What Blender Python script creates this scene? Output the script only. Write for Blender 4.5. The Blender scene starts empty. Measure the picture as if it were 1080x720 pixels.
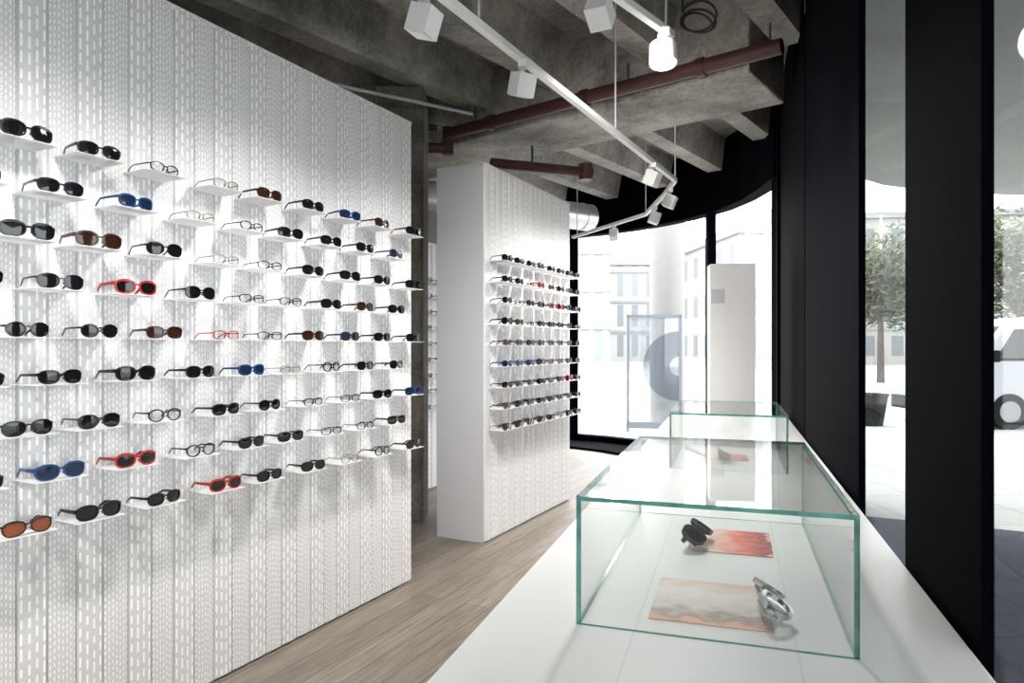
import bpy, math, random
from mathutils import Vector, Matrix
random.seed(7)
scene = bpy.context.scene
EYE = 1.5

# ------------------------------------------------------------ materials
def new_mat(name):
    m = bpy.data.materials.new(name); m.use_nodes = True
    nt = m.node_tree; nt.nodes.clear()
    out = nt.nodes.new('ShaderNodeOutputMaterial')
    return m, nt, out
def N(nt, t, **kw):
    n = nt.nodes.new(t)
    for k, v in kw.items():
        setattr(n, k, v)
    return n
def mth(nt, op, a, b=None, c=None):
    n = N(nt, 'ShaderNodeMath', operation=op)
    for i, v in enumerate((a, b, c)):
        if v is None: continue
        if isinstance(v, (int, float)): n.inputs[i].default_value = v
        else: nt.links.new(v, n.inputs[i])
    return n.outputs[0]
def principled(name, col, rough=0.5, metal=0.0, noise=0.0, nscale=8.0, emit=None, estr=0.0, bump=0.0, coat=0.0, spec=None):
    m, nt, out = new_mat(name)
    p = N(nt, 'ShaderNodeBsdfPrincipled')
    p.inputs['Roughness'].default_value = rough
    p.inputs['Metallic'].default_value = metal
    p.inputs['Coat Weight'].default_value = coat
    if spec is not None: p.inputs['Specular IOR Level'].default_value = spec
    tc = N(nt, 'ShaderNodeTexCoord'); no = N(nt, 'ShaderNodeTexNoise')
    no.inputs['Scale'].default_value = nscale; no.inputs['Detail'].default_value = 6
    nt.links.new(tc.outputs['Object'], no.inputs['Vector'])
    mix = N(nt, 'ShaderNodeMixRGB')
    k = noise
    mix.inputs['Color1'].default_value = (*[c*(1-k) for c in col], 1)
    mix.inputs['Color2'].default_value = (*[min(1, c*(1+k)) for c in col], 1)
    nt.links.new(no.outputs['Fac'], mix.inputs['Fac'])
    nt.links.new(mix.outputs['Color'], p.inputs['Base Color'])
    if emit:
        p.inputs['Emission Color'].default_value = (*emit, 1); p.inputs['Emission Strength'].default_value = estr
    nt.links.new(p.outputs['BSDF'], out.inputs['Surface'])
    return m
def glass_mat(name, tint=(0.97, 0.99, 0.98), refl=1.0, haze=0.0, hazecol=(1, 1, 1)):
    m, nt, out = new_mat(name)
    tr = N(nt, 'ShaderNodeBsdfTransparent'); tr.inputs['Color'].default_value = (*tint, 1)
    gl = N(nt, 'ShaderNodeBsdfGlossy'); gl.inputs['Roughness'].default_value = 0.02
    lw = N(nt, 'ShaderNodeLayerWeight'); lw.inputs['Blend'].default_value = 0.5
    sch = mth(nt, 'MULTIPLY_ADD', mth(nt, 'POWER', lw.outputs['Facing'], 5.0), 0.94, 0.05)
    fac = mth(nt, 'MULTIPLY', sch, refl)
    mx = N(nt, 'ShaderNodeMixShader')
    nt.links.new(fac, mx.inputs['Fac'])
    base = tr
    if haze > 0:
        df = N(nt, 'ShaderNodeBsdfDiffuse'); df.inputs['Color'].default_value = (*hazecol, 1)
        m2 = N(nt, 'ShaderNodeMixShader'); m2.inputs['Fac'].default_value = haze
        nt.links.new(tr.outputs[0], m2.inputs[1]); nt.links.new(df.outputs[0], m2.inputs[2]); base = m2
    nt.links.new(base.outputs[0], mx.inputs[1]); nt.links.new(gl.outputs[0], mx.inputs[2])
    nt.links.new(mx.outputs[0], out.inputs['Surface'])
    return m
def translucent_mat(name, col):
    m, nt, out = new_mat(name)
    a = N(nt, 'ShaderNodeBsdfDiffuse'); a.inputs['Color'].default_value = (*col, 1)
    t = N(nt, 'ShaderNodeBsdfTranslucent'); t.inputs['Color'].default_value = (*col, 1)
    mx = N(nt, 'ShaderNodeMixShader'); mx.inputs['Fac'].default_value = 0.5
    nt.links.new(a.outputs[0], mx.inputs[1]); nt.links.new(t.outputs[0], mx.inputs[2])
    nt.links.new(mx.outputs[0], out.inputs['Surface'])
    return m

def perforated_mat():
    m, nt, out = new_mat('perforated_white_metal')
    p = N(nt, 'ShaderNodeBsdfPrincipled'); p.inputs['Roughness'].default_value = 0.5
    tc = N(nt, 'ShaderNodeTexCoord'); sp = N(nt, 'ShaderNodeSeparateXYZ')
    nt.links.new(tc.outputs['Object'], sp.inputs[0])
    x, z = sp.outputs['X'], sp.outputs['Z']
    def slots(pitch, length, wid, duty, seed):
        u = mth(nt, 'DIVIDE', x, pitch)
        col = mth(nt, 'FLOOR', u); fx = mth(nt, 'FRACT', u)
        wn = N(nt, 'ShaderNodeTexWhiteNoise', noise_dimensions='2D')
        cb = N(nt, 'ShaderNodeCombineXYZ'); nt.links.new(col, cb.inputs[0]); cb.inputs[1].default_value = seed
        nt.links.new(cb.outputs[0], wn.inputs['Vector'])
        v = mth(nt, 'ADD', mth(nt, 'DIVIDE', z, length), mth(nt, 'MULTIPLY', wn.outputs['Value'], 7.0))
        fz = mth(nt, 'FRACT', v)
        row = mth(nt, 'FLOOR', v)
        wn2 = N(nt, 'ShaderNodeTexWhiteNoise', noise_dimensions='2D')
        cb2 = N(nt, 'ShaderNodeCombineXYZ'); nt.links.new(col, cb2.inputs[0]); nt.links.new(row, cb2.inputs[1])
        nt.links.new(cb2.outputs[0], wn2.inputs['Vector'])
        dd = mth(nt, 'MULTIPLY_ADD', wn2.outputs['Value'], 0.3, duty - 0.15)
        a = mth(nt, 'LESS_THAN', mth(nt, 'ABSOLUTE', mth(nt, 'SUBTRACT', fx, 0.5)), wid/pitch/2)
        b = mth(nt, 'LESS_THAN', fz, dd)
        return mth(nt, 'MULTIPLY', a, b)
    s1 = slots(0.025, 0.056, 0.0078, 0.66, 1.0)
    s2 = slots(0.0142857, 0.026, 0.0040, 0.55, 5.0)
    par = mth(nt, 'FLOOR', mth(nt, 'DIVIDE', x, 0.1))
    alt = mth(nt, 'GREATER_THAN', mth(nt, 'FRACT', mth(nt, 'MULTIPLY', par, 0.5)), 0.25)
    s = mth(nt, 'ADD', mth(nt, 'MULTIPLY', s1, alt), mth(nt, 'MULTIPLY', s2, mth(nt, 'SUBTRACT', 1.0, alt)))
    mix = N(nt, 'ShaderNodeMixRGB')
    mix.inputs['Color1'].default_value = (0.68, 0.68, 0.69, 1); mix.inputs['Color2'].default_value = (0.97, 0.97, 0.97, 1)  # slots painted near-white, with faint emission below, to look backlit
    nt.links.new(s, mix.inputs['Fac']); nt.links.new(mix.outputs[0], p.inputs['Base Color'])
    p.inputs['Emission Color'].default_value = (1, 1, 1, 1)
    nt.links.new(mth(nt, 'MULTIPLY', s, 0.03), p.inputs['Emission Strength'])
    nt.links.new(p.outputs[0], out.inputs['Surface'])
    return m

def concrete_mat(name, c1, c2, c3):
    m, nt, out = new_mat(name)
    p = N(nt, 'ShaderNodeBsdfPrincipled'); p.inputs['Roughness'].default_value = 0.85
    tc = N(nt, 'ShaderNodeTexCoord')
    a = N(nt, 'ShaderNodeTexNoise'); a.inputs['Scale'].default_value = 1.7; a.inputs['Detail'].default_value = 9; a.inputs['Roughness'].default_value = 0.7
    b = N(nt, 'ShaderNodeTexNoise'); b.inputs['Scale'].default_value = 28; b.inputs['Detail'].default_value = 5
    nt.links.new(tc.outputs['Object'], a.inputs['Vector']); nt.links.new(tc.outputs['Object'], b.inputs['Vector'])
    r = N(nt, 'ShaderNodeValToRGB')
    r.color_ramp.elements[0].position = 0.38; r.color_ramp.elements[0].color = (*c1, 1)
    r.color_ramp.elements[1].position = 0.63; r.color_ramp.elements[1].color = (*c3, 1)
    e = r.color_ramp.elements.new(0.5); e.color = (*c2, 1)
    s = mth(nt, 'ADD', mth(nt, 'MULTIPLY', a.outputs['Fac'], 0.75), mth(nt, 'MULTIPLY', b.outputs['Fac'], 0.25))
    nt.links.new(s, r.inputs['Fac']); nt.links.new(r.outputs[0], p.inputs['Base Color'])
    bp = N(nt, 'ShaderNodeBump'); bp.inputs['Strength'].default_value = 0.7; bp.inputs['Distance'].default_value = 0.03
    nt.links.new(s, bp.inputs['Height']); nt.links.new(bp.outputs[0], p.inputs['Normal'])
    nt.links.new(p.outputs[0], out.inputs['Surface'])
    return m

def plank_mat():
    m, nt, out = new_mat('grey_oak_planks')
    p = N(nt, 'ShaderNodeBsdfPrincipled'); p.inputs['Roughness'].default_value = 0.45
    tc = N(nt, 'ShaderNodeTexCoord'); mp = N(nt, 'ShaderNodeMapping')
    mp.inputs['Rotation'].default_value = (0, 0, -math.radians(62.7))
    nt.links.new(tc.outputs['Object'], mp.inputs['Vector'])
    br = N(nt, 'ShaderNodeTexBrick')
    br.inputs['Scale'].default_value = 1.0; br.inputs['Brick Width'].default_value = 2.1; br.inputs['Row Height'].default_value = 0.16
    br.inputs['Mortar Size'].default_value = 0.0025; br.inputs['Mortar Smooth'].default_value = 0.1
    br.inputs['Color1'].default_value = (0.225, 0.190, 0.154, 1); br.inputs['Color2'].default_value = (0.150, 0.125, 0.102, 1)
    br.inputs['Mortar'].default_value = (0.04, 0.035, 0.03, 1); br.offset = 0.37
    nt.links.new(mp.outputs[0], br.inputs['Vector'])
    mp2 = N(nt, 'ShaderNodeMapping'); mp2.inputs['Scale'].default_value = (1.2, 16, 1)
    nt.links.new(mp.outputs[0], mp2.inputs['Vector'])
    no = N(nt, 'ShaderNodeTexNoise'); no.inputs['Scale'].default_value = 3; no.inputs['Detail'].default_value = 8
    nt.links.new(mp2.outputs[0], no.inputs['Vector'])
    mix = N(nt, 'ShaderNodeMixRGB', blend_type='OVERLAY'); mix.inputs['Fac'].default_value = 0.75
    nt.links.new(br.outputs['Color'], mix.inputs['Color1']); nt.links.new(no.outputs['Fac'], mix.inputs['Color2'])
    nt.links.new(mix.outputs[0], p.inputs['Base Color']); nt.links.new(p.outputs[0], out.inputs['Surface'])
    return m

def brick_mat(name, w, h, mortar, c1, c2, cm, rough=0.5, plane='XZ', msmooth=0.0, spec=0.5):
    m, nt, out = new_mat(name)
    p = N(nt, 'ShaderNodeBsdfPrincipled'); p.inputs['Roughness'].default_value = rough; p.inputs['Specular IOR Level'].default_value = spec
    tc = N(nt, 'ShaderNodeTexCoord'); sp = N(nt, 'ShaderNodeSeparateXYZ'); cb = N(nt, 'ShaderNodeCombineXYZ')
    nt.links.new(tc.outputs['Object'], sp.inputs[0])
    if plane == 'XZ':
        nt.links.new(mth(nt, 'ADD', sp.outputs['X'], sp.outputs['Y']), cb.inputs[0]); nt.links.new(sp.outputs['Z'], cb.inputs[1])
    else:
        nt.links.new(sp.outputs['X'], cb.inputs[0]); nt.links.new(sp.outputs['Y'], cb.inputs[1])
    br = N(nt, 'ShaderNodeTexBrick'); br.offset = 0.0
    br.inputs['Scale'].default_value = 1; br.inputs['Brick Width'].default_value = w; br.inputs['Row Height'].default_value = h
    br.inputs['Mortar Size'].default_value = mortar; br.inputs['Mortar Smooth'].default_value = msmooth
    br.inputs['Color1'].default_value = (*c1, 1); br.inputs['Color2'].default_value = (*c2, 1); br.inputs['Mortar'].default_value = (*cm, 1)
    nt.links.new(cb.outputs[0], br.inputs['Vector']); nt.links.new(br.outputs['Color'], p.inputs['Base Color'])
    nt.links.new(p.outputs[0], out.inputs['Surface'])
    return m

def print_mat(name, stops, ax='Y', scale=3.4, off=0.5):
    m, nt, out = new_mat(name)
    p = N(nt, 'ShaderNodeBsdfPrincipled'); p.inputs['Roughness'].default_value = 0.5
    tc = N(nt, 'ShaderNodeTexCoord'); sp = N(nt, 'ShaderNodeSeparateXYZ')
    nt.links.new(tc.outputs['Object'], sp.inputs[0])
    no = N(nt, 'ShaderNodeTexNoise'); no.inputs['Scale'].default_value = 22; no.inputs['Detail'].default_value = 8
    nt.links.new(tc.outputs['Object'], no.inputs['Vector'])
    f = mth(nt, 'ADD', mth(nt, 'MULTIPLY_ADD', sp.outputs[ax], scale, off), mth(nt, 'MULTIPLY', mth(nt, 'SUBTRACT', no.outputs['Fac'], 0.5), 0.7))
    r = N(nt, 'ShaderNodeValToRGB')
    r.color_ramp.elements[0].position = stops[0][0]; r.color_ramp.elements[0].color = (*stops[0][1], 1)
    r.color_ramp.elements[1].position = stops[-1][0]; r.color_ramp.elements[1].color = (*stops[-1][1], 1)
    for s in stops[1:-1]:
        e = r.color_ramp.elements.new(s[0]); e.color = (*s[1], 1)
    nt.links.new(f, r.inputs['Fac']); nt.links.new(r.outputs[0], p.inputs['Base Color'])
    nt.links.new(p.outputs[0], out.inputs['Surface'])
    return m

M = {}
M['perf'] = perforated_mat()
M['white'] = principled('white_satin_metal', (0.84, 0.84, 0.84), 0.5, noise=0.02)
M['greywhite'] = principled('pale_grey_metal', (0.60, 0.60, 0.62), 0.5, noise=0.02)
M['plaster'] = principled('white_plaster', (0.75, 0.75, 0.74), 0.8, noise=0.03)
M['counter'] = principled('white_counter_lacquer', (0.86, 0.86, 0.855), 0.35, noise=0.015, nscale=2)
M['seam'] = principled('counter_seam', (0.70, 0.70, 0.71), 0.5)
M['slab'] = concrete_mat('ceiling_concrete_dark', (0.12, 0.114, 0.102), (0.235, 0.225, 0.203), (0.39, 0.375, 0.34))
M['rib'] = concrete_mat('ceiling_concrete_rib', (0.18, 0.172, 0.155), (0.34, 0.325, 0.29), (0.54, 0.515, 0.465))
M['column'] = concrete_mat('column_concrete', (0.07, 0.06, 0.05), (0.12, 0.105, 0.09), (0.2, 0.18, 0.155))
M['floor'] = plank_mat()
M['black'] = principled('black_facade_metal', (0.0012, 0.0012, 0.0035), 0.8, noise=0.1, spec=0.02)
M['wglass'] = glass_mat('window_glass', (0.96, 0.97, 0.97), 0.45)
M['wglass2'] = glass_mat('tinted_window_glass', (0.58, 0.61, 0.61), 0.30)
M['cglass'] = glass_mat('case_glass', (0.98, 0.992, 0.988), 0.9)
M['edge'] = principled('green_glass_edge', (0.12, 0.34, 0.29), 0.15, noise=0.8, nscale=30)
M['acrylic'] = translucent_mat('frosted_acrylic', (0.90, 0.90, 0.91))
M['track'] = principled('white_track_paint', (0.85, 0.85, 0.85), 0.5)
M['lampface'] = principled('lamp_face', (1, 1, 1), 0.3, emit=(1, 0.95, 0.88), estr=4)
M['redpipe'] = principled('red_oxide_pipe', (0.075, 0.028, 0.023), 0.5, noise=0.4)
M['duct'] = principled('galvanised_duct', (0.62, 0.63, 0.64), 0.35, metal=0.8, noise=0.15)
M['steel'] = principled('dark_steel', (0.08, 0.08, 0.08), 0.5, metal=0.6)
M['cable'] = principled('black_cable', (0.01, 0.01, 0.01), 0.6)
M['f_black'] = principled('acetate_black', (0.003, 0.003, 0.004), 0.2, coat=0.2)
M['f_tort'] = principled('acetate_tortoise', (0.030, 0.011, 0.007), 0.2, noise=0.8, nscale=60, coat=0.2)
M['f_red'] = principled('acetate_red', (0.36, 0.02, 0.012), 0.25, coat=0.2)
M['f_blue'] = principled('acetate_blue', (0.005, 0.040, 0.15), 0.25, coat=0.2)
M['f_clear'] = principled('acetate_champagne', (0.32, 0.28, 0.23), 0.25, coat=0.3)
M['f_grey'] = principled('gunmetal', (0.06, 0.065, 0.07), 0.22, metal=0.5)
M['f_silver'] = principled('brushed_silver', (0.42, 0.42, 0.43), 0.22, metal=0.9)
M['l_dark'] = principled('lens_dark', (0.007, 0.007, 0.009), 0.05, coat=0.3)
M['l_brown'] = principled('lens_brown', (0.03, 0.012, 0.008), 0.06, coat=0.3)
M['l_orange'] = principled('lens_orange', (0.22, 0.065, 0.025), 0.06, coat=0.3)
M['l_blue'] = principled('lens_blue', (0.010, 0.02, 0.045), 0.05, coat=0.3)
M['l_clear'] = glass_mat('lens_clear', (0.80, 0.81, 0.82), 1.6)

# ------------------------------------------------------------ mesh helpers
class MB:
    def __init__(self): self.v = []; self.f = []; self.m = []; self.mats = []; self.smooth = []
    def mi(self, mat):
        if mat not in self.mats: self.mats.append(mat)
        return self.mats.index(mat)
    def add(self, vs, fs, mat, T=None, smooth=False):
        o = len(self.v)
        for p in vs:
            p = Vector(p)
            if T is not None: p = T @ p
            self.v.append(p)
        i = self.mi(mat)
        for f in fs:
            self.f.append([a+o for a in f]); self.m.append(i); self.smooth.append(smooth)
    def box(self, a, b, mat, T=None):
        x0, y0, z0 = a; x1, y1, z1 = b
        vs = [(x0,y0,z0),(x1,y0,z0),(x1,y1,z0),(x0,y1,z0),(x0,y0,z1),(x1,y0,z1),(x1,y1,z1),(x0,y1,z1)]
        self.add(vs, [(3,2,1,0),(4,5,6,7),(0,1,5,4),(1,2,6,5),(2,3,7,6),(3,0,4,7)], mat, T)
    def cyl(self, p0, p1, r, mat, n=16, T=None, r1=None):
        p0 = Vector(p0); p1 = Vector(p1); d = (p1-p0).normalized()
        up = Vector((0,0,1)) if abs(d.z) < .9 else Vector((1,0,0))
        a = d.cross(up).normalized(); b = d.cross(a)
        if r1 is None: r1 = r
        vs = []
        for k in range(n):
            t = 2*math.pi*k/n; q = a*math.cos(t)+b*math.sin(t)
            vs += [p0+q*r, p1+q*r1]
        fs = [(2*k, 2*((k+1)%n), 2*((k+1)%n)+1, 2*k+1) for k in range(n)]
        self.add(vs, fs, mat, T, smooth=True)
        self.add([vs[2*k] for k in range(n)], [tuple(range(n-1,-1,-1))], mat, T)
        self.add([vs[2*k+1] for k in range(n)], [tuple(range(n))], mat, T)
    def prism(self, poly, z0, z1, mat, T=None):
        n = len(poly)
        vs = [(x,y,z0) for x,y in poly]+[(x,y,z1) for x,y in poly]
        fs = [tuple(range(n-1,-1,-1)), tuple(range(n,2*n))]+[(k,(k+1)%n,(k+1)%n+n,k+n) for k in range(n)]
        self.add(vs, fs, mat, T)
    def obj(self, name, parent=None, bevel=0, matrix=None):
        me = bpy.data.meshes.new(name); me.from_pydata([tuple(p) for p in self.v], [], self.f)
        for m in self.mats: me.materials.append(m)
        for p, i, s in zip(me.polygons, self.m, self.smooth): p.material_index = i; p.use_smooth = s
        me.update()
        o = bpy.data.objects.new(name, me); scene.collection.objects.link(o)
        if matrix is not None: o.matrix_world = matrix
        if parent: o.parent = parent
        if bevel:
            b = o.modifiers.new('bevel', 'BEVEL'); b.width = bevel; b.segments = 2; b.limit_method = 'ANGLE'
        return o
def empty(name, loc=(0,0,0), rot=0):
    e = bpy.data.objects.new(name, None); scene.collection.objects.link(e)
    e.location = loc; e.rotation_euler = (0,0,rot); e.empty_display_size = 0.2
    return e

# ------------------------------------------------------------ plan
def R(Y): return (0.487+0.3225*Y, Y)
curve = [R(7.04), (2.80,7.6), (2.79,8.2), (2.70,8.75), (2.60,9.02), (2.42,9.42), (2.15,9.83), (1.82,10.25), (1.42,10.62), (1.0,10.9), (0.55,11.08), (0.1,11.2)]
room = [R(-4.5)] + curve + [(-6.5,12.4), (-9.0,-4.5)]
def inside(x, y):
    c = False; n = len(room)
    for i in range(n):
        x1,y1 = room[i]; x2,y2 = room[(i+1)%n]
        if (y1 > y) != (y2 > y) and x < (x2-x1)*(y-y1)/(y2-y1)+x1: c = not c
    return c
CEIL = 4.12
b = MB(); b.prism(room, -0.05, 0.0, M['floor']); b.obj('floor')
cg = empty('ceiling')
b = MB(); b.prism(room, CEIL, CEIL+0.2, M['slab']); b.obj('slab', cg)
th = math.radians(38)
rd = Vector((math.sin(th), math.cos(th), 0)); pd = Vector((math.cos(th), -math.sin(th), 0))
b = MB()
for k in range(-12, 8):
    off = 0.35+k*0.92
    c0 = pd*off
    ins = [s*0.05 for s in range(-200, 340) if inside(*(c0+rd*(s*0.05)).xy)]
    if not ins: continue
    s0, s1 = min(ins)+0.12, max(ins)-0.12
    if s1-s0 < .3: continue
    wb, wt, h = 0.10, 0.17, 0.37
    prof = [(-wb, CEIL-h), (wb, CEIL-h), (wt, CEIL), (-wt, CEIL)]
    vs = [c0+rd*s0+pd*a+Vector((0,0,z)) for a,z in prof]+[c0+rd*s1+pd*a+Vector((0,0,z)) for a,z in prof]
    b.add(vs, [(3,2,1,0),(4,5,6,7),(0,1,5,4),(1,2,6,5),(2,3,7,6),(3,0,4,7)], M['rib'])
b.obj('ribs', cg)
b = MB()
def beam(front, depth, z0, mat):
    f0 = Vector((front[0], front[1], 0))
    pts = [s*0.05 for s in range(-220, 200) if inside(*(f0+pd*(s*0.05)).xy) and inside(*(f0+rd*depth+pd*(s*0.05)).xy)]
    s0, s1 = min(pts)+.05, max(pts)-.02
    q = [f0+pd*s0, f0+pd*s1, f0+pd*s1+rd*depth, f0+pd*s0+rd*depth]
    b.prism([(p.x,p.y) for p in q], z0, CEIL, mat)
beam((0.787,5.67), 0.85, 3.5, M['rib'])
beam((-1.6,-1.2), 0.5, 3.6, M['rib'])
b.obj('cross_beams', cg, bevel=0.015)

# walls
def seg_wall(name, p, q, z0, z1, th_, mat):
    p = Vector((*p,0)); q = Vector((*q,0)); d = (q-p).normalized(); n = Vector((d.y,-d.x,0))*th_
    bb = MB(); bb.prism([(p.x,p.y),(q.x,q.y),(q.x+n.x,q.y+n.y),(p.x+n.x,p.y+n.y)], z0, z1, mat); return bb.obj(name)
seg_wall('wall_back', (0.1,11.2), (-6.5,12.4), 0, CEIL, 0.2, M['plaster'])
seg_wall('wall_left', (-6.5,12.4), (-9,-4.5), 0, CEIL, 0.2, M['plaster'])
seg_wall('wall_rear', (-9,-4.5), R(-4.5), 0, CEIL, 0.2, M['plaster'])

# ------------------------------------------------------------ right facade
dcr = Vector((0.307, 0.952, 0)).normalized()
ang_c = math.atan2(dcr.y, dcr.x)
O = Vector((0.886, 1.238, 0))
fac = empty('wall_right', O, ang_c)
def sx(Y): return (Y-1.238)/0.952
b = MB()
b.box((sx(2.63),-0.025,0),(sx(4.55),0,CEIL),M['black'])
b.box((sx(4.60),-0.025,0),(sx(6.95),0.0,CEIL),M['black'])
b.box((sx(4.5),-0.022,0),(sx(4.65),-0.01,CEIL),M['black'])
b.box((sx(6.9),-0.10,0),(sx(7.08),0.03,CEIL),M['black'])
b.box((sx(1.335),-0.022,0),(sx(1.92),0,CEIL),M['black'])
for Y in (-0.75,-2.6,-4.4):
    b.box((sx(Y),-0.10,0),(sx(Y)+.1,0,CEIL),M['black'])
b.box((sx(-4.4),-0.024,0),(sx(2.64),-0.002,0.08),M['black'])
b.box((sx(-4.4),-0.024,3.72),(sx(2.64),-0.002,CEIL),M['black'])
b.obj('facade_panels', fac)
for i,(a,c) in enumerate([(1.92,2.63),(-0.65,1.335),(-2.5,-0.75),(-4.4,-2.6)]):
    b = MB(); b.add([(sx(a),-0.012,0.08),(sx(c),-0.012,0.08),(sx(c),-0.012,3.72),(sx(a),-0.012,3.72)],[(0,1,2,3)],M['wglass2'])
    b.obj('window_%d'%(i+2), fac)

# curved window
cw = empty('window_1')
def strip(pts, z0, z1, off0, off1, mat, bb):
    n = len(pts); P = [Vector((*p,0)) for p in pts]; ns = []
    for i in range(n):
        d = (P[min(i+1,n-1)]-P[max(i-1,0)]).normalized(); ns.append(Vector((-d.y, d.x, 0)))
    for i in range(n-1):
        q = [P[i]+ns[i]*off0, P[i+1]+ns[i+1]*off0, P[i+1]+ns[i+1]*off1, P[i]+ns[i]*off1]
        bb.prism([(p.x,p.y) for p in q], z0, z1, mat)
b = MB()
strip(curve, 3.256, CEIL, -0.12, 0.06, M['black'], b)
strip(curve, 0.0, 0.12, -0.08, 0.08, M['black'], b)
b.obj('head_and_sill', cw)
b = MB(); strip(curve[4:], 0.001, 0.035, 0.08, 0.75, M['black'], b); b.obj('floor_grille', cw)
b = MB()
for (x,y,w) in ((0.98,10.9,0.07),(2.62,9.0,0.055),(2.80,7.15,0.06),(0.12,11.15,0.08)):
    b.box((x-w,y-w,0),(x+w,y+w,3.3),M['black'])
b.obj('mullions', cw)
b = MB()
for i in range(len(curve)-1):
    (x0,y0),(x1,y1) = curve[i],curve[i+1]
    b.add([(x0,y0,.1),(x1,y1,.1),(x1,y1,3.27),(x0,y0,3.27)],[(0,1,2,3)],M['wglass'],smooth=False)
b.obj('curved_glass', cw)

# ------------------------------------------------------------ eyewear
def outline(a, bb, n, taper, droop, N_=26):
    pts = []
    for k in range(N_):
        t = 2*math.pi*k/N_; c, s = math.cos(t), math.sin(t)
        x = a*math.copysign(abs(c)**(2/n), c); z = bb*math.copysign(abs(s)**(2/n), s)
        x *= 1+taper*z/bb
        if z < 0: z *= 1+droop*(x/a)
        pts.append((x,z))
    return pts
STY = {  # a, b, exponent, taper, droop, rim, toprim, templeheight
 'way': (0.0275,0.0175,2.9,0.10,0.05,0.0050,0.008,0.0085),
 'avi': (0.0290,0.0205,2.4,0.08,0.14,0.0038,0.006,0.0060),
 'rnd': (0.0245,0.0195,2.1,0.03,0.00,0.0042,0.005,0.0060),
 'wir': (0.0265,0.0155,2.8,0.06,0.03,0.0021,0.004,0.0040),
 'big': (0.0305,0.0200,2.7,0.08,0.08,0.0055,0.009,0.0110),
 'rim': (0.0270,0.0225,2.1,0.03,0.00,0.0070,0.0075,0.0085),
}
def glasses(mb, T, sty, fm, lm, folded=False):
    a, h, n, tp, dr, rim, top, th_ = STY[sty]
    cx = a + rim + 0.0065
    yc = lambda x: 1.6*x*x
    ty = 0.0045 if folded else 0.0025
    for s in (-1, 1):
        inn = outline(a, h, n, tp, dr); N_ = len(inn)
        vs = []
        for (x,z) in inn:
            L = math.hypot(x,z); k = rim/L; kz = (top if z > 0.3*h else rim)/L
            X, Z = s*(cx+x), z; XO, ZO = s*(cx+x*(1+k)), z*(1+kz)
            vs += [(X, yc(X)-ty, Z), (XO, yc(XO)-ty, ZO), (XO, yc(XO)+ty, ZO), (X, yc(X)+ty, Z)]
        fs = []
        for k in range(N_):
            q = (k+1) % N_
            for j in range(4):
                f = (4*k+j, 4*k+(j+1)%4, 4*q+(j+1)%4, 4*q+j)
                fs.append(f if s < 0 else f[::-1])
        mb.add(vs, fs, fm, T)
        lv = [(s*(cx+x*1.01), yc(s*(cx+x))+0.0003, z*1.01) for x,z in inn] + [(s*cx, yc(cx)-0.0015, 0)]
        mb.add(lv, [((k+1)%N_, k, N_) if s > 0 else (k, (k+1)%N_, N_) for k in range(N_)], lm, T, smooth=True)
        xo = s*(cx+a+rim*0.8); y0 = yc(xo)
        w = 0.0018
        if folded:
            yy = y0+(0.010 if s > 0 else 0.016)
            path = [(xo, y0-0.001, h*0.5, th_*1.3, 0), (xo, yy-0.003, h*0.5, th_*1.2, 0), (xo-s*0.006, yy, h*0.5, th_, 1), (xo-s*0.09, yy+0.002, h*0.45, th_*.9, 1), (xo-s*0.122, yy+0.003, -h*0.6, th_*.8, 1)]
            vs = []
            for (x,y,z,hh,fl) in path:
                if fl: vs += [(x,y+w,z-hh/2),(x,y-w,z-hh/2),(x,y-w,z+hh/2),(x,y+w,z+hh/2)] if s > 0 else [(x,y-w,z-hh/2),(x,y+w,z-hh/2),(x,y+w,z+hh/2),(x,y-w,z+hh/2)]
                else: vs += [(x-w,y,z-hh/2),(x+w,y,z-hh/2),(x+w,y,z+hh/2),(x-w,y,z+hh/2)]
        else:
            path = [(xo, y0-0.001, h*0.55, th_*1.25), (xo+s*0.004, y0+0.006, h*0.55, th_*1.15), (xo+s*0.004, y0+0.045, h*0.5, th_), (xo+s*0.001, y0+0.09, h*0.42, th_*0.9), (xo-s*0.005, y0+0.115, -h*0.45, th_*0.9), (xo-s*0.006, y0+0.122, -h*0.85, th_*0.7)]
            vs = []
            for (x,y,z,hh) in path:
                vs += [(x-w,y,z-hh/2),(x+w,y,z-hh/2),(x+w,y,z+hh/2),(x-w,y,z+hh/2)]
        fs = [(0,1,2,3), tuple(4*(len(path)-1)+j for j in (3,2,1,0))]
        for k in range(len(path)-1):
            for j in range(4): fs.append((4*k+j, 4*k+4+j, 4*k+4+(j+1)%4, 4*k+(j+1)%4))
        mb.add(vs, fs, fm, T)
        mb.box((s*0.0085-0.001, 0.002, -h*0.45), (s*0.0085+0.001, 0.008, -h*0.05), fm, T)
    bw = 0.0075+rim*0.5; bh = max(rim*1.1, 0.003)
    pts = [(-bw, h*0.38), (-bw*0.5, h*0.52), (0, h*0.57), (bw*0.5, h*0.52), (bw, h*0.38)]
    vs = []
    for x,z in pts: vs += [(x,-0.0025,z-bh/2),(x,0.0028,z-bh/2),(x,0.0028,z+bh/2),(x,-0.0025,z+bh/2)]
    fs = []
    for k in range(4):
        for j in range(4): fs.append((4*k+j, 4*k+4+j, 4*k+4+(j+1)%4, 4*k+(j+1)%4))
    mb.add(vs, fs, fm, T)
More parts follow.
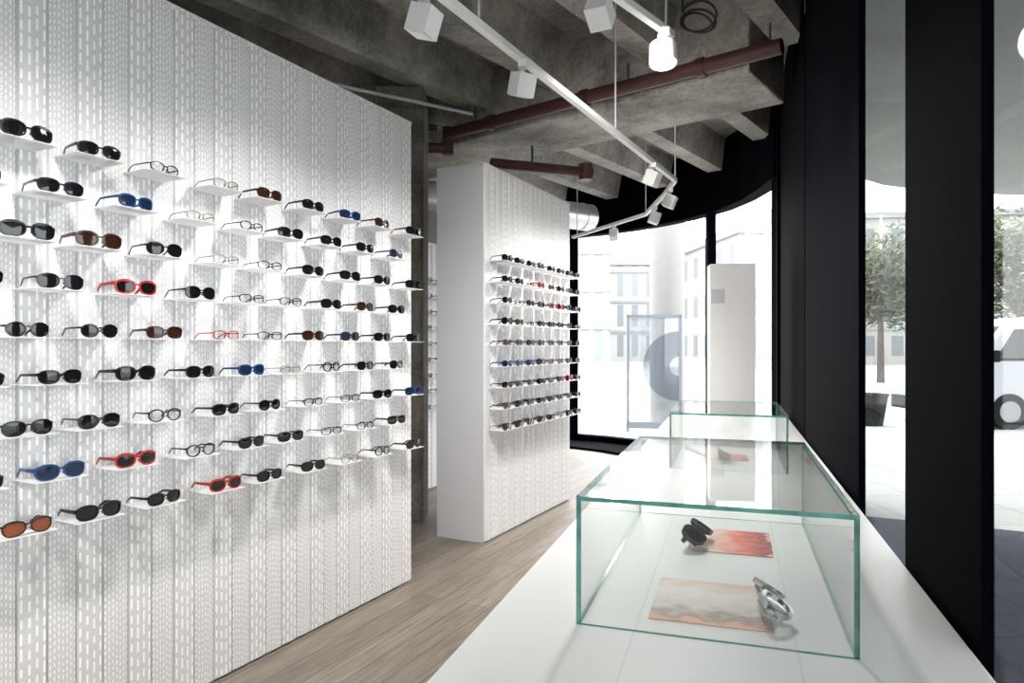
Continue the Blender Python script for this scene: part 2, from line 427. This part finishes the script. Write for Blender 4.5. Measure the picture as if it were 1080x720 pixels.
KIND = {
 'k': ('way','f_black','l_dark'), 'K': ('big','f_black','l_dark'), 'a': ('avi','f_black','l_dark'), 'o': ('rnd','f_black','l_dark'),
 't': ('way','f_tort','l_brown'), 'T': ('big','f_tort','l_brown'), 'O': ('rnd','f_tort','l_orange'), 'r': ('big','f_red','l_dark'), 'b': ('way','f_blue','l_blue'),
 'B': ('big','f_blue','l_blue'), 'w': ('wir','f_black','l_clear'), 'W': ('way','f_black','l_clear'), 'c': ('wir','f_clear','l_clear'), 'R': ('wir','f_red','l_clear'),
 'g': ('way','f_grey','l_blue'), 's': ('way','f_clear','l_dark'), 'x': ('avi','f_tort','l_orange'),
 'd': ('rnd','f_black','l_clear'), 'v': ('wir','f_tort','l_clear')}

def display(name, origin, ang, length, depth, height, cols, x_start=0.0, end_mat='greywhite', scl=1.0):
    root = empty(name, origin, ang)
    b = MB()
    b.box((x_start, 0.014, 0.0), (x_start+length, depth, height), M[end_mat])
    b.box((x_start, 0.0, height-0.012), (x_start+length, depth, height+0.006), M['white'])
    b.obj('wall_body', root)
    prof = []; nmod = int(round(length/0.1))
    for i in range(nmod):
        x = x_start+i*0.1
        prof += [(x, 0.012), (x+0.006, 0.0), (x+0.050, -0.004), (x+0.094, 0.0)]
    prof.append((x_start+nmod*0.1, 0.012))
    vs = []; fs = []
    for x,y in prof: vs += [(x,y,0.012),(x,y,height)]
    for i in range(len(prof)-1): fs.append((2*i, 2*i+2, 2*i+3, 2*i+1))
    b = MB(); b.add(vs, fs, M['perf']); b.obj('perforated_panels', root)
    sh = MB(); gl = MB()
    for (x, z, kind) in cols:
        sty, fm, lm = KIND[kind]
        h = (STY[sty][1]+STY[sty][5])*scl
        zs = z-0.020
        sh.box((x-0.088, -0.146, zs-0.0022), (x+0.088, 0.0, zs), M['acrylic'])
        T = Matrix.Translation((x, -0.135, zs+h+0.001)) @ Matrix.Rotation(math.radians(random.uniform(-8,8)), 4, 'Z') @ Matrix.Scale(scl, 4)
        glasses(gl, T, sty, M[fm], M[lm])
    sh.obj('acrylic_shelves', root); gl.obj('sunglasses', root)
    return root

angW = math.radians(62.7)
odd = {0.158:'kkkbk',0.464:'tkkkd',0.740:'bkgwc',1.0165:'kktwk',1.299:'twvok',1.543:'ccRkr',1.836:'watdk',2.095:'kToaK',2.334:'KKoax'}
even = {0.330:'gkkk',0.614:'ktkw',0.886:'kkdw',1.169:'kwck',1.404:'wwbk',1.671:'cakd',1.954:'brKr',2.229:'kakB',2.48:'kkkk'}
cols = []
for t, s in odd.items():
    for k, c in enumerate(s): cols.append((-t, 2.205-0.326*k, c))
for t, s in even.items():
    for k, c in enumerate(s): cols.append((-t, 2.045-0.326*k, c))
for t in (2.62,2.9,3.2):
    for k in range(5): cols.append((-t, 2.205-0.326*k, random.choice('kKatb')))
display('display_wall', (-0.646,4.39,0), angW, 3.8, 0.40, 2.94, cols, x_start=-3.8, scl=1.03)
cols = []
for i in range(8):
    for k in range(9):
        c = random.choice('kkkkaaKottgkkw')
        if (i,k) in ((5,2),(6,6),(3,1)): c = 'r'
        if (i,k) in ((1,5),(2,5),(0,5)): c = 'b'
        cols.append((0.13+i*0.208, 2.185-0.163*k, c))
display('display_wall', (-0.21,5.22,0), angW, 1.7, 0.434, 2.91, cols)
cols = [( -0.5+i*0.25, 2.185-0.163*k, random.choice('kkattow')) for i in range(8) for k in range(9)]
display('display_wall', (-0.86,7.25,0), angW, 2.6, 0.35, 2.6, cols, x_start=-0.8, end_mat='white')

b = MB(); b.box((-1.17,5.85,0),(-0.76,6.2,CEIL-0.38),M['column']); b.obj('concrete_column', bevel=0.01)

# ------------------------------------------------------------ counter
CH = 0.90
ct = empty('display_counter', O, ang_c)
b = MB(); b.box((-2.6,0.012,CH-0.045),(4.83,0.985,CH),M['counter']); b.obj('counter_top', ct, bevel=0.003)
b = MB(); b.box((-2.56,0.03,0.0),(4.80,0.95,CH-0.045),M['white']); b.obj('counter_base', ct)
b = MB()
for y in (0.34,0.66):
    b.box((-2.6,y-0.0008,CH),(4.83,y+0.0008,CH+0.0004),M['seam'])
b.obj('plank_seams', ct)

def glass_case(x0, y0, L, W, H):
    root = empty('glass_display_case', O, ang_c)
    b = MB(); t = 0.009
    def panel(a, c, thin):
        x0_,y0_,z0_ = a; x1_,y1_,z1_ = c
        vs = [(x0_,y0_,z0_),(x1_,y0_,z0_),(x1_,y1_,z0_),(x0_,y1_,z0_),(x0_,y0_,z1_),(x1_,y0_,z1_),(x1_,y1_,z1_),(x0_,y1_,z1_)]
        F = {'z':[(3,2,1,0),(4,5,6,7)],'y':[(0,1,5,4),(2,3,7,6)],'x':[(1,2,6,5),(3,0,4,7)]}
        for k in F: b.add(vs, F[k], M['cglass'] if k == thin else M['edge'])
    z = CH+0.0005
    e = 0.0006
    panel((x0,y0,z),(x0+t,y0+W,z+H-t-e),'x')
    panel((x0+L-t,y0,z),(x0+L,y0+W,z+H-t-e),'x')
    panel((x0+t+e,y0,z),(x0+L-t-e,y0+t,z+H-t-e),'y')
    panel((x0+t+e,y0+W-t,z),(x0+L-t-e,y0+W,z+H-t-e),'y')
    panel((x0,y0,z+H-t),(x0+L,y0+W,z+H),'z')
    b.obj('glass_panels', root)
    return root
glass_case(0.0, 0.23, 1.06, 0.555, 0.277)
glass_case(2.02, 0.21, 0.85, 0.55, 0.275)
pm1 = print_mat('photo_print_rose', [(0.0,(0.9,0.84,0.76)),(0.35,(0.88,0.50,0.40)),(0.6,(0.85,0.20,0.15)),(0.88,(0.35,0.07,0.07)),(1.0,(0.85,0.6,0.5))],'Y',-4.0,0.45)
pm2 = print_mat('photo_print_sepia', [(0.0,(0.85,0.45,0.32)),(0.15,(0.42,0.33,0.27)),(0.35,(0.75,0.68,0.62)),(0.7,(0.88,0.84,0.80)),(1.0,(0.88,0.64,0.54))],'X',3.6,0.5)
def on_counter(x, y, z=CH): 
    return Matrix.Translation(O) @ Matrix.Rotation(ang_c,4,'Z') @ Matrix.Translation((x,y,z))
def printed(x, y, w, d, mat, rot=0):
    b = MB(); b.box((-d/2,-w/2,0.0008),(d/2,w/2,0.0025),mat)
    b.obj('photo_print', matrix=on_counter(x,y) @ Matrix.Rotation(rot,4,'Z'))
printed(0.76,0.47,0.24,0.26,pm1)
printed(0.22,0.51,0.26,0.28,pm2)
printed(2.45,0.50,0.24,0.24,pm1)
for (x,y,rot,fm,lm) in ((0.185,0.375,6,'f_silver','l_clear'),(0.70,0.56,-10,'f_grey','l_dark'),(2.3,0.5,0,'f_grey','l_dark')):
    b = MB()
    T = Matrix.Translation((0,0,0.032)) @ Matrix.Rotation(math.radians(rot),4,'Z') @ Matrix.Rotation(math.radians(-60),4,'X') @ Matrix.Scale(1.25,4)
    glasses(b, T, 'rim', M[fm], M[lm], folded=True)
    mz = min(p.z for p in b.v)
    b.obj('sunglasses', matrix=on_counter(x,y,CH-mz+0.003))

py = empty('white_pylon', (2.02,6.30,0), math.radians(-8))
b = MB(); b.box((-0.20,-0.09,0),(0.20,0.09,2.26),M['white']); b.obj('pylon_body', py, bevel=0.006)
b = MB(); b.box((-0.19,-0.096,1.90),(-0.07,-0.088,2.03),M['greywhite']); b.obj('pylon_label', py)

# ------------------------------------------------------------ track lighting
tl = empty('track_lighting')
HT = EYE+1.45
def bar(bb, p, q, w, h, mat):
    p = Vector(p); q = Vector(q); d = (q-p).normalized(); n = Vector((-d.y,d.x,0)).normalized()*w/2; u = Vector((0,0,h/2))
    vs = [p-n-u,p+n-u,p+n+u,p-n+u,q-n-u,q+n-u,q+n+u,q-n+u]
    bb.add(vs, [(0,1,2,3),(7,6,5,4),(0,4,5,1),(1,5,6,2),(2,6,7,3),(3,7,4,0)], mat)
b = MB()
tv = Vector((1.69,3.08,0)).normalized()
start = Vector((1.417,5.93,HT))-tv*9.0
trk = [tuple(start),(1.417,5.93,HT),(1.45,6.5,HT),(1.46,7.45,HT),(0.80,9.0,HT)]
for i in range(len(trk)-1): bar(b, trk[i], trk[i+1], 0.036, 0.034, M['track'])
trk2 = [(-0.2,2.35,HT+0.15),(0.82,3.5,HT+0.15)]
bar(b, trk2[0], trk2[1], 0.036, 0.034, M['track'])
b.obj('tracks', tl)
b = MB()
for p in (trk[0],(-0.15,3.08,HT),(0.70,4.62,HT),(1.417,5.93,HT),(1.46,7.45,HT),(0.85,8.9,HT),(0.2,2.8,HT+.15),(0.78,3.46,HT+.15)):
    b.cyl((p[0],p[1],p[2]),(p[0],p[1],CEIL-0.1),0.006,M['greywhite'],8)
b.obj('suspension_rods', tl)
spots = MB()
def spot_head(px, py_, pz, aim, energy=40, lamp=True, rnd=False):
    p = Vector((px,py_,pz)); d = (Vector(aim)-p); d.normalize()
    spots.box((px-0.02,py_-0.05,pz-0.05),(px+0.02,py_+0.05,pz-0.012),M['track'])
    c = p+Vector((0,0,-0.13))
    spots.cyl((px,py_,pz-0.05),(px,py_,pz-0.11),0.009,M['track'],8)
    rot = d.to_track_quat('Z','Y').to_matrix().to_4x4(); T = Matrix.Translation(c) @ rot
    if rnd:
        spots.cyl((0,0,-0.05),(0,0,0.05),0.068,M['track'],24,T)
        spots.cyl((0,0,0.0505),(0,0,0.054),0.056,M['lampface'],24,T)
    else:
        spots.box((-0.05,-0.05,-0.06),(0.05,0.05,0.05),M['track'],T)
        spots.box((-0.042,-0.042,0.0505),(0.042,0.042,0.053),M['track'],T)
    if lamp:
        l = bpy.data.lights.new('spot_lamp','SPOT'); l.energy = energy; l.spot_size = math.radians(135); l.spot_blend = 1.0; l.shadow_soft_size = 0.10
        l.color = (1,0.97,0.93)
        o = bpy.data.objects.new('spot_lamp', l); scene.collection.objects.link(o); o.parent = tl
        o.matrix_world = Matrix.Translation(c+d*0.16) @ d.to_track_quat('-Z','Y').to_matrix().to_4x4()
E=42
for k,s in enumerate((-1.5,-3.0)):  # unseen heads added along the track to brighten the display wall
    q = Vector((-0.86,1.78,HT))+tv*s; spot_head(q.x,q.y,q.z,(q.x-0.9,q.y+0.6,0.8),E*1.9)
spot_head(-0.86,1.78,HT,(-1.6,2.2,0.5),E*.8)
spot_head(-0.36,2.78,HT,(-1.1,3.1,0.5),E*.8)
spot_head(0.05,3.45,HT,(-0.4,4.2,0.5),E)
spot_head(1.10,5.36,HT,(0.3,5.9,0.8),E)
spot_head(1.43,6.2,HT,(0.5,6.6,0.8),E)
spot_head(1.46,7.0,HT,(0.7,7.0,0.8),E)
spot_head(1.20,8.05,HT,(0.9,7.0,0.8),E)
spot_head(0.39,3.015,HT+0.15,(1.6,5.4,1.3),E*2.2,rnd=False)  # extra head, added and aimed to brighten the pylon
spot_head(0.76,3.43,HT+0.15,(0.66,3.0,0.9),E*1.4,rnd=True)
spots.obj('spot_heads', tl)
cu = bpy.data.curves.new('cable','CURVE'); cu.dimensions='3D'; cu.bevel_depth=0.006
sp = cu.splines.new('NURBS'); pts=[]
for k in range(30):
    a=k*0.55; pts.append((0.97+0.09*math.cos(a),3.55+0.03*math.cos(a*.7),3.17+0.07*math.sin(a)+0.002*k,1))
pts.append((0.92,3.5,CEIL,1)); sp.points.add(len(pts)-1)
for q,p in zip(sp.points,pts): q.co=p
sp.use_endpoint_u=True
cu.materials.append(M['cable']); o=bpy.data.objects.new('cable_loop',cu); scene.collection.objects.link(o)

# pipes
b = MB()
f0 = Vector((0.76,5.52,0))
a0 = f0+pd*-1.75; a1 = f0+pd*1.38
zp = 3.56
b.cyl((a0.x,a0.y,zp),(a1.x,a1.y,zp),0.055,M['redpipe'])
for s in (-1.2,-0.2,0.8):
    q = f0+pd*s; b.cyl((q.x-pd.x*.03,q.y-pd.y*.03,zp),(q.x+pd.x*.03,q.y+pd.y*.03,zp),0.068,M['redpipe'])
b.cyl((a0.x,a0.y,zp+.06),(a0.x,a0.y,zp-0.2),0.055,M['redpipe'])
b.cyl((a0.x,a0.y,zp-0.14),(a0.x-1.2,a0.y-0.1,zp-0.14),0.05,M['redpipe'])
b.cyl((a0.x-.1,a0.y-.05,zp+0.04),(a0.x-1.3,a0.y-0.25,zp+0.06),0.03,M['redpipe'])
for s in (-1.4,0.2,1.3):
    q = f0+pd*s; b.cyl((q.x,q.y,zp),(q.x,q.y,3.74),0.008,M['steel'],8)
b.obj('sprinkler_pipe')
b = MB()
b.cyl((-0.2,6.6,3.28),(0.75,6.95,3.28),0.05,M['redpipe'])
b.cyl((0.75,6.95,3.36),(0.75,6.95,3.2),0.07,M['redpipe'])
b.cyl((0.72,6.95,3.28),(0.80,6.98,3.28),0.075,M['redpipe'])
b.cyl((0.2,6.75,3.28),(0.2,6.75,3.49),0.012,M['steel'])
b.obj('sprinkler_pipe')
b = MB(); b.cyl((-3.0,4.3,3.55),(-0.35,6.0,3.55),0.014,M['greywhite'],10); b.obj('white_conduit')
b = MB(); b.cyl((-3.0,6.7,3.28),(1.08,9.41,3.28),0.18,M['duct'],28)
for k in range(14):
    q0 = Vector((-3.0,6.7,3.28)).lerp(Vector((1.08,9.41,3.28)),(k+.5)/14); q1 = q0+(Vector((4.08,2.71,0)).normalized()*0.02)
    b.cyl(q0,q1,0.188,M['duct'],28)
b.obj('ventilation_duct')

# ------------------------------------------------------------ outdoors
pav = brick_mat('pavement_slabs',0.6,0.6,0.01,(0.40,0.40,0.395),(0.36,0.36,0.355),(0.26,0.26,0.26),0.85,'XY',spec=0.2)
pav2 = brick_mat('dark_paving',0.3,0.3,0.006,(0.05,0.06,0.09),(0.04,0.048,0.07),(0.02,0.02,0.03),0.9,'XY',spec=0.1)
b = MB(); b.box((-40,-30,-0.12),(120,120,-0.06),pav); b.obj('ground')
b = MB(); w0 = R(-4.5); w1 = R(6.5)
b.prism([w0, w1, (w1[0]+1.8,w1[1]-0.9), (w0[0]+5.5,w0[1])], -0.058, -0.03, pav2); b.obj('pavement_apron')
sof = principled('soffit_render',(0.32,0.33,0.31),0.8,noise=0.05,spec=0.1)
b = MB(); b.prism([R(-4.5),R(7.0),(3.9,8.3),(4.5,8.95),(5.1,9.4),(6.1,9.8),(7.3,10),(9,10),(9,-4.5)],3.72,4.2,sof)
b.obj('canopy_soffit', bevel=0.03)
b = MB(); b.cyl((3.0,13.2,-0.06),(3.0,13.2,6.0),0.33,principled('outdoor_column',(0.22,0.215,0.21),0.8,noise=0.06),32); b.obj('round_column')
ad = empty('advertising_stand',(2.62,12.6,0),math.radians(-6))
b = MB()
fr = principled('pale_frame',(0.18,0.20,0.23),0.4)
for a,c in (((-.5,-.04,-.06),(-.45,.04,2.1)),((.45,-.04,-.06),(.5,.04,2.1)),((-.5,-.04,2.04),(.5,.04,2.1)),((-.5,-.04,0.0),(.5,.04,.12))): b.box(a,c,fr)
b.obj('frame', ad)
b = MB(); b.box((-.45,-.01,.12),(.45,.01,2.04),glass_mat('poster_glass',(0.90,0.92,0.93),1.0,haze=0.12,hazecol=(0.5,0.52,0.54))); b.obj('poster_panel', ad)
b = MB(); vs=[]
for k in range(25):
    t=math.pi/2+math.pi*k/24; vs.append((0.45+0.62*math.cos(t)*1.05,-.014,1.15+0.64*math.sin(t)))
for k in range(25):
    t=math.pi*1.5-math.pi*k/24; vs.append((0.45+0.16*math.cos(t)*1.05,-.014,1.15+0.18*math.sin(t)))
b.add(vs,[(k,k+1,48-k,49-k) for k in range(24)],glass_mat('poster_arc',(0.55,0.58,0.62),0.6,haze=0.3,hazecol=(0.2,0.22,0.25))); b.obj('poster_arc', ad)

bm1 = brick_mat('office_facade_a',1.6,3.3,0.45,(0.18,0.20,0.21),(0.22,0.24,0.25),(0.36,0.36,0.36),0.5)
bm2 = brick_mat('office_facade_b',2.4,3.2,0.7,(0.12,0.13,0.14),(0.16,0.17,0.18),(0.28,0.27,0.25),0.5)
bm3 = brick_mat('office_facade_c',1.2,3.6,0.2,(0.20,0.22,0.23),(0.24,0.26,0.27),(0.34,0.35,0.35),0.4)
roofm = principled('roof_grey',(0.25,0.25,0.26),0.8)
def building(x0,y0,x1,y1,h,mat,rot=0):
    root = empty('office_building',(x0,y0,0),rot); b = MB(); b.box((0,0,-0.06),(x1-x0,y1-y0,h),mat); b.obj('facade',root)
    b = MB(); b.box((-.3,-.3,h),(x1-x0+.3,y1-y0+.3,h+.5),roofm); b.box((2,2,h+.5),(min(6,x1-x0-1),5,h+2.2),roofm)
    for k in range(1,int(h//3.3)+1): b.box((-.15,-.15,k*3.3-.25),(x1-x0+.15,0,k*3.3+.02),roofm)
    b.obj('roof_and_ledges',root)
building(1.0,60,8.6,72,13.0,bm3)
building(9.5,75,24,88,10.5,bm1)
building(16.0,48,23,60,9.5,bm2,0.1)
building(26,62,58,75,13.0,bm2,-0.15)
building(60,55,90,70,14.0,bm1,-0.3)
leafm = principled('foliage',(0.06,0.07,0.03),0.7,noise=0.5,nscale=3)
barkm = principled('bark',(0.08,0.06,0.05),0.9)
def tree(x,y,h,r,nl=1800):
    root = empty('street_tree',(x,y,-0.06)); b = MB()
    b.cyl((0,0,0),(0,0,h*.55),0.16,barkm,10,r1=0.10)
    cs=[]
    for k in range(9):
        a=random.uniform(0,6.28); q=(math.cos(a)*r*.55*random.random(),math.sin(a)*r*.55*random.random(),h*random.uniform(.50,.88)); cs.append(q)
        b.cyl((0,0,h*.42),q,0.06,barkm,6,r1=0.02)
    b.obj('trunk',root); b=MB()
    for k in range(nl):
        c=Vector(random.choice(cs)); v=Vector((random.gauss(0,1),random.gauss(0,1),random.gauss(0,.8))).normalized()*r*.55*random.random()**.4
        p=c+v; s=random.uniform(.10,.20); u=Vector((random.gauss(0,1),random.gauss(0,1),random.gauss(0,1))).normalized(); w=u.orthogonal().normalized()
        b.add([p-u*s,p+w*s*.5,p+u*s,p-w*s*.5],[(0,1,2,3)],leafm)
    b.obj('leaves',root)
tree(16.2,30,6.6,2.6,2800); tree(17.8,33,6.6,2.6,2400); tree(20.8,28,7.0,3.0,3200); tree(23.5,30,7.0,2.8,2600)
vn = empty('delivery_van',(8.25,12.9,-0.06)); vm = principled('van_paint',(0.30,0.31,0.33),0.4,coat=0.1); dk = principled('van_window',(0.012,0.013,0.015),0.15,spec=0.2); rub = principled('tyre_rubber',(0.01,0.01,0.01),0.9,spec=0.1); hub = principled('wheel_hub',(0.2,0.2,0.21),0.4,metal=0.5)
prof=[(0.02,.3),(0,.62),(0.03,.95),(.12,1.12),(.55,1.28),(1.1,2.0),(1.3,2.1),(2,2.16),(4.9,2.16),(5.02,2.0),(5.08,.9),(5.08,.3)]
b=MB(); n=len(prof)
vs=[(x,0,z) for x,z in prof]+[(x,1.9,z) for x,z in prof]
b.add(vs,[tuple(range(n)),tuple(range(2*n-1,n-1,-1))]+[(k,k+n,(k+1)%n+n,(k+1)%n) for k in range(n)],vm); b.obj('body',vn,bevel=0.06)
b=MB()
for poly in ([(.86,1.3),(1.24,1.9),(1.95,1.92),(1.95,1.3)],[(2.1,1.3),(2.1,1.92),(3.3,1.92),(3.3,1.3)]):
    b.add([(x,-0.006,z) for x,z in poly],[tuple(range(4))],dk)
b.add([(.62,.15,1.39),(1.06,.15,1.96),(1.06,1.75,1.96),(.62,1.75,1.39)],[(3,2,1,0)],dk)
b.box((-.03,.0,.28),(.1,1.9,.55),rub); b.box((.0,-.01,.3),(5.05,.03,.42),rub)
b.box((-.02,.1,.72),(.06,.45,.92),hub); b.box((2.02,-.008,.45),(2.035,.0,2.0),rub); b.box((.7,-.16,1.28),(.86,-.02,1.5),rub); b.obj('windows_and_trim',vn)
b=MB()
for x in (1.15,4.2):
    for y in (-.02,1.72):
        b.cyl((x,y,.34),(x,y+.2,.34),.34,rub,28); b.cyl((x,y-.01,.34),(x,y+.0,.34),.2,hub,20)
b.obj('wheels',vn)
pl = empty('round_planter',(7.15,13.7,-0.06)); b=MB(); b.cyl((0,0,0),(0,0,.62),.26,M['black'],24,r1=.36); b.cyl((0,0,.6),(0,0,.63),.38,M['black'],24); b.obj('tub',pl)

# ------------------------------------------------------------ world / light
w = bpy.data.worlds.new('world'); scene.world = w; w.use_nodes = True; nt = w.node_tree; nt.nodes.clear()
o = N(nt,'ShaderNodeOutputWorld'); bg = N(nt,'ShaderNodeBackground'); bg.inputs['Color'].default_value=(0.97,0.985,1,1); bg.inputs['Strength'].default_value=3.3
nt.links.new(bg.outputs[0],o.inputs[0])
su = bpy.data.lights.new('sun','SUN'); su.energy=2.5; su.angle=math.radians(8); su.color=(1,0.96,0.9)
so = bpy.data.objects.new('sun',su); scene.collection.objects.link(so); so.rotation_euler=(math.radians(38),0,math.radians(200))

# ------------------------------------------------------------ camera
cd = bpy.data.cameras.new('camera'); co = bpy.data.objects.new('camera',cd); scene.collection.objects.link(co)
co.location=(0,0,EYE); co.rotation_euler=(math.radians(90),0,0)
cd.sensor_width=36; cd.lens=24.0; cd.shift_y=6/1080; cd.clip_start=0.02; cd.clip_end=500
scene.camera=co
scene.view_settings.view_transform='Standard'; scene.view_settings.exposure=1.2
